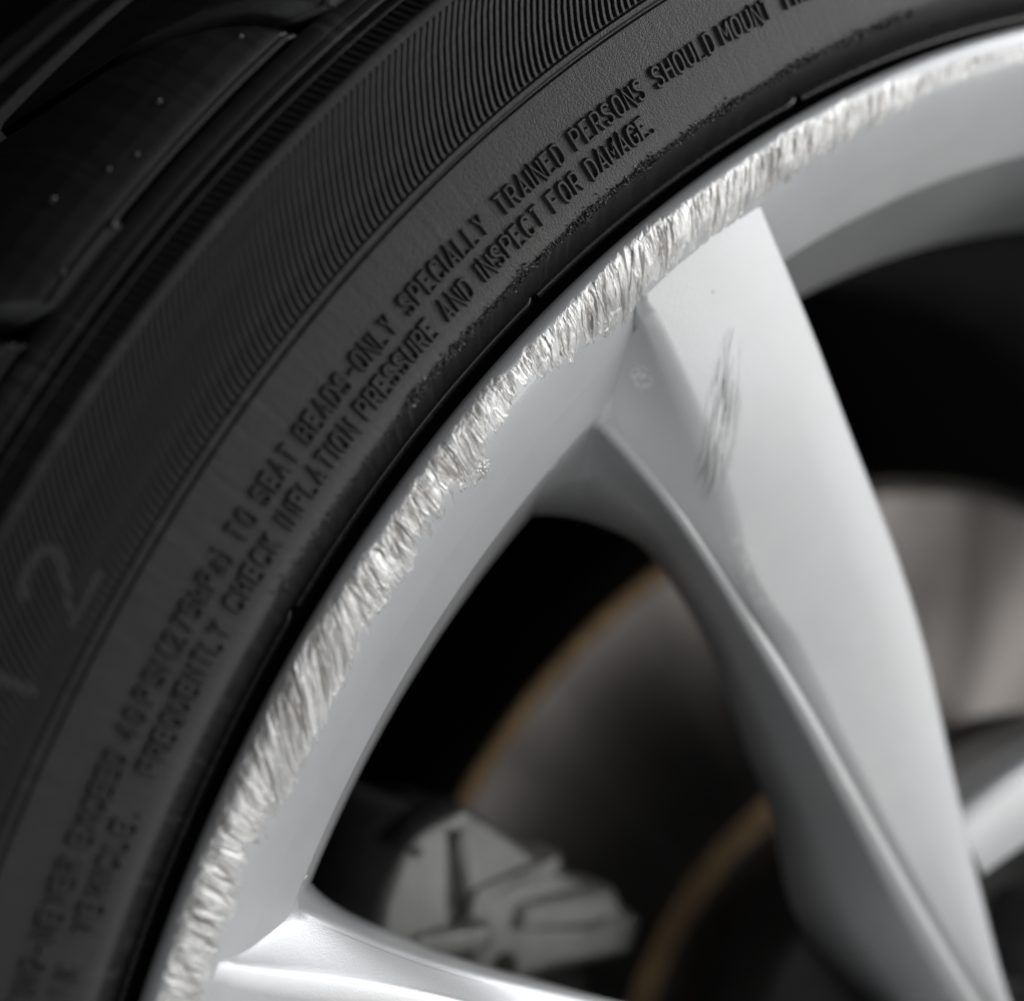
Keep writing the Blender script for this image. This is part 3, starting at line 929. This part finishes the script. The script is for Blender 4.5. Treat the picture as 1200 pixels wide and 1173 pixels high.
RIDGEL = [(-150.0, 161.5, -12.0), (-143.0, 155.4, -12.0), (-137.1, 149.8, -11.8), (-129.8, 142.4, -11.4), (-123.2, 132.5, -10.9), (-111.3, 117.5, -10.4), (-99.0, 101.0, -10.2), (-83.2, 79.1, -10.9), (-62.2, 52.2, -11.9), (-46.5, 36.0, -13.9)]
BOT = [(-152.1, 143.3, -36.0), (-145.6, 144.4, -36.0), (-136.1, 143.2, -36.0), (-126.2, 139.8, -36.0), (-121.0, 136.1, -36.0), (-117.5, 132.3, -36.0), (-110.2, 123.3, -36.0), (-105.2, 115.1, -36.0), (-96.8, 97.5, -36.0), (-90.5, 85.5, -36.0), (-82.0, 62.3, -36.0), (-60, 40, -36)]
BOT_B = [(-145.5, 152.2, -36.0), (-142.9, 151.8, -36.0), (-139.4, 150.6, -36.0), (-134.5, 147.4, -36.0), (-127.9, 141.6, -36.0), (-121.5, 135.2, -36.0), (-113.0, 126.3, -36.0), (-105.4, 117.0, -36.0), (-95.0, 105.2, -36.0), (-83.1, 90.5, -36.0), (-73.1, 76.9, -36.0), (-65.7, 63.1, -36.0), (-61.0, 48.8, -36.0)]
VLINE = [(-149.8, 179.9, -2.6), (-149.2, 176.0, -5.1), (-148.8, 171.1, -7.9), (-148.9, 166.1, -10.5), (-149.3, 162.9, -11.6)]

def spoke_mesh(mirror, mat):
    n1, n2 = 14, 66
    A = {}
    # part one of every rail runs beside the rim, part two along the spoke
    right = resample(RIGHT, n1 + n2)
    crease2 = resample([(-152.6, 187.6, -1.1)] + (CREASE_B if mirror else CREASE), n1 + n2)
    vl = np.array(VLINE)
    g1 = resample(vl - np.array([0, 0, .5]), n1)
    g2 = resample(GROOVE, n2)
    groove = np.vstack([g1, g2])
    Lc = [pol(221.25, t, -12.2) for t in np.linspace(133.7 if mirror else 136.4, 133.0, 6)]
    r1 = resample(Lc, n1)
    ridge = np.vstack([r1 + np.array([0, 0, .1]), resample(RIDGE, n2)])
    ridgel = np.vstack([r1 - np.array([0, 0, .25]), resample(RIDGEL, n2)])
    BT = BOT_B if mirror else BOT
    bsplit = np.linspace(0, 1, n1 + n2)
    qs = 0.03 if mirror else 0.105
    q = np.concatenate([np.linspace(0, qs, n1, endpoint=False), np.linspace(qs, 1, n2)])
    bot = resample(BT, n1 + n2, q)
    # ease the wall below the ridge
    def iron(R, a_, b_, times=30):
        for _ in range(times):
            R[a_:b_] = .25 * R[a_ - 1:b_ - 1] + .5 * R[a_:b_] + .25 * R[a_ + 1:b_ + 1]
    if mirror:                      # this spoke's edge sits a little further from the window's centre line
        tv = np.array([.5736, .8192, 0])
        for R_i, dzz in ((groove, -.5), (ridge, -.5), (ridgel, -.5)):
            R_i[n1:] += tv * 2.0
            R_i[n1:, 2] += dzz
            R_i[n1 // 2:n1] += tv * np.linspace(0, 1.6, n1 - n1 // 2)[:, None]
    iron(crease2, n1 // 2, len(crease2) - 1, 14)
    iron(groove, n1 + 1, len(groove) - 1, 40)
    iron(ridge, n1 + 1, len(ridge) - 1, 40)
    iron(ridgel, n1 + 1, len(ridgel) - 1, 40)
    iron(right, 1, len(right) - 1, 10)
    wall1 = ridgel * .93 + bot * .07
    wall1[:, 2] -= .6
    wall2 = ridgel * .5 + bot * .5
    # face between crease and right edge, very slightly crowned
    rows = []
    rb = right.copy()
    rad = np.hypot(rb[:, 0], rb[:, 1])
    thv = np.arctan2(rb[:, 1], rb[:, 0])
    for i in range(len(rb)):
        t = np.array([math.sin(thv[i]), -math.cos(thv[i]), 0])
        off = np.interp(rad[i], [60, 110, 188, 200, 212, 222, 240], [1.5, 2.0, 2.2, 3.2, 6.5, 9.5, 11])
        rb[i] = right[i] + t * off
        rb[i, 2] = -36
    tR = np.gradient(right, axis=0)
    tR /= np.linalg.norm(tR, axis=1)[:, None]
    side = np.stack([-tR[:, 1], tR[:, 0], 0 * tR[:, 0]], 1)      # horizontal, towards the V window
    inward = crease2 - right
    sgn = np.sign((side * inward).sum(1))
    side *= -sgn[:, None]
    e0 = right - side * 1.6
    e1 = right - side * .7 + np.array([0, 0, -.12])
    e2 = right - side * .15 + np.array([0, 0, -.55])
    e3 = right + np.array([0, 0, -1.3])
    e4 = right + np.array([0, 0, -2.6]) + side * .12
    f = [e0 * (1 - t) + crease2 * t + np.array([0, 0, .25 * math.sin(math.pi * t)]) for t in (.33, .66)]
    # crease softened, then the facet falls to the groove beside the bead
    soft = np.linspace(0, 1, n1 + n2)[:, None]
    kk = np.concatenate([np.zeros(n1), np.linspace(0, 1, n2)])
    wd = np.interp(kk, [0, .15, .3, .45, 1], [.10, .10, .16, .10, .08])[:, None]
    c0 = crease2 * (1 - wd) + e0 * wd
    c1 = crease2 * .96 + groove * .04
    c1[:, 2] = crease2[:, 2] * .98 + groove[:, 2] * .02
    c2 = crease2 * .82 + groove * .18
    c2[:, 2] = crease2[:, 2] * .85 + groove[:, 2] * .15
    fmid = crease2 * .42 + groove * .58
    fmid[:, 2] += .08
    fmid[:n1] = crease2[:n1] * .24 + groove[:n1] * .76
    fmid[:n1, 2] = crease2[:n1, 2] * .15 + groove[:n1, 2] * .85
    gr0 = groove.copy()
    k0 = np.concatenate([np.full(n1, -1.0), np.linspace(0, 1, n2)])
    gr0[:, 2] += np.interp(k0, [-1, 0, .05, .2, .45, 1], [0, 0, .3, .3, .05, 0])
    w0 = (1 - sstep(k0, .12, .42))[:, None]
    if mirror:
        w0[:] = 1
    w0[:n1] = 0
    w0[n1:n1 + 1] *= .8
    gr0 = w0 * (crease2 * .07 + ridge * .93) + (1 - w0) * gr0
    fmid = w0 * (crease2 * .45 + ridge * .55) + (1 - w0) * fmid
    def relax(R, times):
        lo, hi = n1 - 9, n1 + 16
        for _ in range(times):
            R[lo:hi] = .25 * R[lo - 1:hi - 1] + .5 * R[lo:hi] + .25 * R[lo + 1:hi + 1]
        return R
    for R_i, tm in ((c1, 6), (c2, 14), (fmid, 22), (gr0, 14)):
        relax(R_i, tm)
    if mirror:
        ridgel[n1:] = ridge[n1:] * .6 + ridgel[n1:] * .4 - np.array([0, 0, .35])
    for R_i, dd in ((ridge, 1.6), (ridgel, 1.4), (wall1, 1.0)):
        R_i[0, 2] -= dd
        R_i[1, 2] -= dd * .3
    ridge[:, 2] += np.interp(k0, [-1, 0, .3, .5], [0, .35, .35, 0]) * (0 if mirror else 1)
    ridgel[:, 2] += np.interp(k0, [-1, 0, .3, .5], [0, .25, .25, 0]) * (0 if mirror else 1)
    c3 = c2 * .80 + fmid * .20
    gr1 = gr0 * .88 + fmid * .12
    rails = [rb, e4, e3, e2, e1, e0] + f + [c0, c1, c2, c3, fmid, gr1, gr0, ridge, ridgel, wall1, wall2, bot]
    Vv = np.stack(rails, 1)                                        # (n, k, 3)
    n, k = Vv.shape[:2]
    if mirror:
        b = math.radians(145.0)
        c, s = math.cos(2 * b), math.sin(2 * b)
        x, y = Vv[..., 0].copy(), Vv[..., 1].copy()
        Vv[..., 0] = c * x + s * y
        Vv[..., 1] = s * x - c * y
    Fc = []
    for i in range(n - 1):
        for j in range(k):
            j2 = (j + 1) % k
            q = (i * k + j, i * k + j2, (i + 1) * k + j2, (i + 1) * k + j)
            Fc.append(q if mirror else q[::-1])
    return mesh_np("spoke", Vv.reshape(-1, 3), Fc, mat)
sp_a = spoke_mesh(False, M_silver)
sp_m = spoke_mesh(False, M_silver_marked)
sp_b = spoke_mesh(True, M_silver)
for i in range(5):
    o = obj("spoke", sp_m if i == 0 else sp_a, rim)
    if i == 0:
        o["label"] = "spoke with upright scratch marks on its face"
    o.rotation_euler = (0, 0, math.radians(72 * i))
    o = obj("spoke", sp_b, rim)
    o.rotation_euler = (0, 0, math.radians(72 * i))

# web between the two spokes of a pair, pocket and hub
def web_mesh():
    n = 24
    V, k = [], 0
    for c in range(n + 1):
        u = -1 + 2 * c / n
        th = 109 + u * 17
        ro = 106.5 - 1.2 * (1 - u * u)
        ri = 90.5 - 2.5 * (1 - u * u)
        for r, z in ((ro - 5, -42), (ro - .3, -16), (ro - .7, -14.4), (ro - 1.8, -13.4), (ro - 3.4, -13), (ri + 2.2, -13.6), (ri + .9, -14.2), (ri + .2, -15.4), (ri, -17), (ri - 3, -42)):
            V.append(pol(r, th, z))
        k = 10
    F = []
    for c in range(n):
        for j in range(k):
            F.append((c * k + j, (c + 1) * k + j, (c + 1) * k + (j + 1) % k, c * k + (j + 1) % k))
    return mesh_np("web", V, F, M_silver)
wm = web_mesh()
for i in range(5):
    o = obj("web", wm, rim)
    o.rotation_euler = (0, 0, math.radians(72 * i))
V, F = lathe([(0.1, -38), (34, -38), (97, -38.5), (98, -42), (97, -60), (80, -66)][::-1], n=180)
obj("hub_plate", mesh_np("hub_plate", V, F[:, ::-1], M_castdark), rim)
V, F = lathe(fillet([(41, -38), (40, -19), (33, -16.5), (31.5, -17.5)], 1.2), n=120)
obj("hub_collar", mesh_np("hub_collar", V, F[:, ::-1], M_silver), rim)
V, F = lathe([(0.05, -15.0), (18, -15.4), (28, -16.4), (31, -17.6), (31.3, -22)], n=96)
obj("centre_cap", mesh_np("centre_cap", V, F[:, ::-1] if False else F, M_silver), rim)
def nut_mesh():
    V, F = [], []
    for (s, z) in ((11, -38), (11, -22), (9.2, -20), (5, -18.6)):
        for j in range(6):
            a = math.radians(60 * j)
            V.append((s * math.cos(a), s * math.sin(a), z))
    for i in range(3):
        for j in range(6):
            F.append((i * 6 + j, i * 6 + (j + 1) % 6, (i + 1) * 6 + (j + 1) % 6, (i + 1) * 6 + j))
    F.append(tuple(18 + j for j in range(6)))
    return mesh_np("lug_nut", V, F, M_steel, smooth=False)
nm = nut_mesh()
for i in range(5):
    o = obj("lug_nut", nm, rim)
    p = pol(57.15, 109 + 72 * i, 0)
    o.location = Vector(p) * MM

# ================================================================== brake disc behind the spokes
disc = thing("brake_disc", "round worn brake disc with rusty edges behind the silver spokes", "brake disc")
V, F = lathe([(144.6, -98.0), (84.5, -98.0)], n=240)
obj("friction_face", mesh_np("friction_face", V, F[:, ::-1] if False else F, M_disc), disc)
V, F = lathe(fillet([(148.5, -99.3), (147.9, -98.2), (144.6, -98.0)], .4), 106, 300, 150)
obj("rusty_edge", mesh_np("rusty_edge", V, F, M_rust), disc)
V, F = lathe(fillet([(148.5, -99.3), (147.9, -98.2), (144.6, -98.0)], .4), 300, 466, 140)
obj("worn_edge", mesh_np("worn_edge", V, F, M_hat), disc)
V, F = lathe(fillet([(84.5, -98.0), (83.6, -98.8), (78.5, -98.6), (77.5, -97.5)], .5), n=180)
obj("rusty_ring", mesh_np("rusty_ring", V, F, M_rust), disc)
V, F = lathe(fillet([(77.5, -97.5), (75.5, -95), (74, -72), (71, -68), (20, -68)], 2), n=180)
obj("hat", mesh_np("hat", V, F, M_hat), disc)
V, F = lathe([(20, -122), (147.6, -121.5), (148.4, -120.8), (148.5, -99.3)], n=120)
obj("rear_face", mesh_np("rear_face", V, F, M_hat), disc)

# ================================================================== brake caliper
cal = thing("brake_caliper", "grey cast brake caliper at lower left behind the wheel opening", "brake caliper")
def prism(outline, z_top, z_bot, bevel=1.2, tops=None):
    """outline (x, y) in mm, front height per corner, eased front edge"""
    n = len(outline)
    P = np.array(outline, float)
    c = P.mean(0)
    V = []
    for lvl in range(5):
        for i in range(n):
            d = P[i] - c
            L = np.linalg.norm(d)
            z = z_top if tops is None else tops[i]
            if lvl == 0:
                p, zz = P[i], z_bot
            elif lvl == 1:
                p, zz = P[i], z - bevel
            elif lvl == 2:
                p, zz = c + d * (1 - .3 * bevel / L), z - .3 * bevel
            elif lvl == 3:
                p, zz = c + d * (1 - 1.0 * bevel / L), z
            else:
                p, zz = c + d * (1 - 1.25 * bevel / L), z
            V.append((p[0], p[1], zz))
    F = []
    for l in range(4):
        for i in range(n):
            F.append((l * n + i, l * n + (i + 1) % n, (l + 1) * n + (i + 1) % n, (l + 1) * n + i))
    F.append(tuple(4 * n + i for i in range(n)))
    F.append(tuple(range(n - 1, -1, -1)))
    return V, F
def ccw(o):
    a = sum(o[i][0] * o[(i + 1) % len(o)][1] - o[(i + 1) % len(o)][0] * o[i][1] for i in range(len(o)))
    return list(o) if a > 0 else list(o)[::-1]
def cal_part(name, outline, zt, zb, bevel, mat, tops=None):
    o2 = ccw(outline)
    tp = None
    if tops is not None:
        tp = tops if o2[0] == outline[0] else tops[::-1]
    v, f = prism(o2, zt, zb, bevel, tp)
    ob = obj(name, mesh_np(name, v, f, mat), cal)
    return ob
cal_part("caliper_body", [(-166, 20), (-165.5, 48), (-163.7, 60), (-161.3, 69.9), (-156.4, 79.0), (-152.4, 81.8), (-147.2, 82.6), (-146.0, 66.5), (-143.4, 52), (-140, 20)], -64, -118, 2.6, M_cast)
cal_part("caliper_bridge", [(-144.6, 84.0), (-139.0, 82.2), (-124.7, 73.6), (-112.1, 66.2), (-98.0, 57.0), (-99.5, 50), (-118, 48), (-138, 46), (-142.6, 64)], -67, -96, 2.6, M_cast)
cal_part("caliper_web", [(-152, 46), (-150, 80), (-145.5, 82.5), (-140, 80), (-138, 46)], -69.5, -100, 1.5, M_cast)
cal_part("top_rib", [(-157.5, 78.2), (-152.0, 82.6), (-143.8, 85.4), (-140.6, 83.4), (-143.5, 81.2), (-150.5, 79.4), (-155.2, 75.6)], -62.8, -75, 2.2, M_cast)
cal_part("cross_rib", [(-142.0, 63.8), (-140.2, 67.4), (-128.5, 71.2), (-119.5, 73.2), (-118.8, 70.4), (-129, 67.6)], -65.6, -76, 1.4, M_cast)
cal_part("lower_rib", [(-131, 58.6), (-129.5, 63.4), (-117, 65.6), (-106, 64.6), (-102, 58.6), (-112, 56.6)], -65.4, -80, 2.2, M_cast)
cal_part("bolt_lug", [(-157, 55.0), (-154.5, 61.0), (-146.5, 62.4), (-137.5, 61.6), (-137.0, 56.8), (-146, 54.6)], -62.2, -80, 2.4, M_cast)
cal_part("mount_foot", [(-140, 50), (-136, 54.5), (-122, 56), (-108, 52), (-104, 30), (-140, 22)], -74, -100, 2, M_castdark)
V, F = [], []
def cyl(cx, cy, r, z0, z1, n=14):
    V, F = [], []
    for s, z in ((r, z0), (r, z1 - .8), (r * .85, z1)):
        for j in range(n):
            a = 2 * math.pi * j / n
            V.append((cx + s * math.cos(a), cy + s * math.sin(a), z))
    for i in range(2):
        for j in range(n):
            F.append((i * n + j, i * n + (j + 1) % n, (i + 1) * n + (j + 1) % n, (i + 1) * n + j))
    F.append(tuple(2 * n + j for j in range(n)))
    return V, F
v, f = cyl(-131.5, 51.5, 2.6, -80, -66)
obj("slide_bolt", mesh_np("slide_bolt", v, f, M_hat), cal)

# ================================================================== wheel arch behind everything
arch = thing("wheel_arch_liner", "black wheel arch liner behind and above the tyre", "wheel arch liner")
V, F = lathe([(20, -330), (395, -330), (402, -318), (405, -20), (412, -14), (430, -12)], -25, 205, 160)
obj("arch_shell", mesh_np("arch_shell", V, F, M_liner), arch)
V, F = lathe([(20, -235), (120, -235), (130, -250), (130, -330)], n=80)
obj("hub_carrier", mesh_np("hub_carrier", V, F, M_liner), arch)

# ================================================================== workshop floor under the wheel
floor_mat = simple("painted_concrete_floor", (0.58, 0.58, 0.57), 0.7, 0.0, 6, 0.15, 0.002, 0.3)
me = bpy.data.meshes.new("floor")
me.from_pydata([(-6, -6, 0), (6, -6, 0), (6, 6, 0), (-6, 6, 0)], [], [(0, 1, 2, 3)])
me.materials.append(floor_mat)
fl = obj("floor", me)
fl["kind"] = "structure"
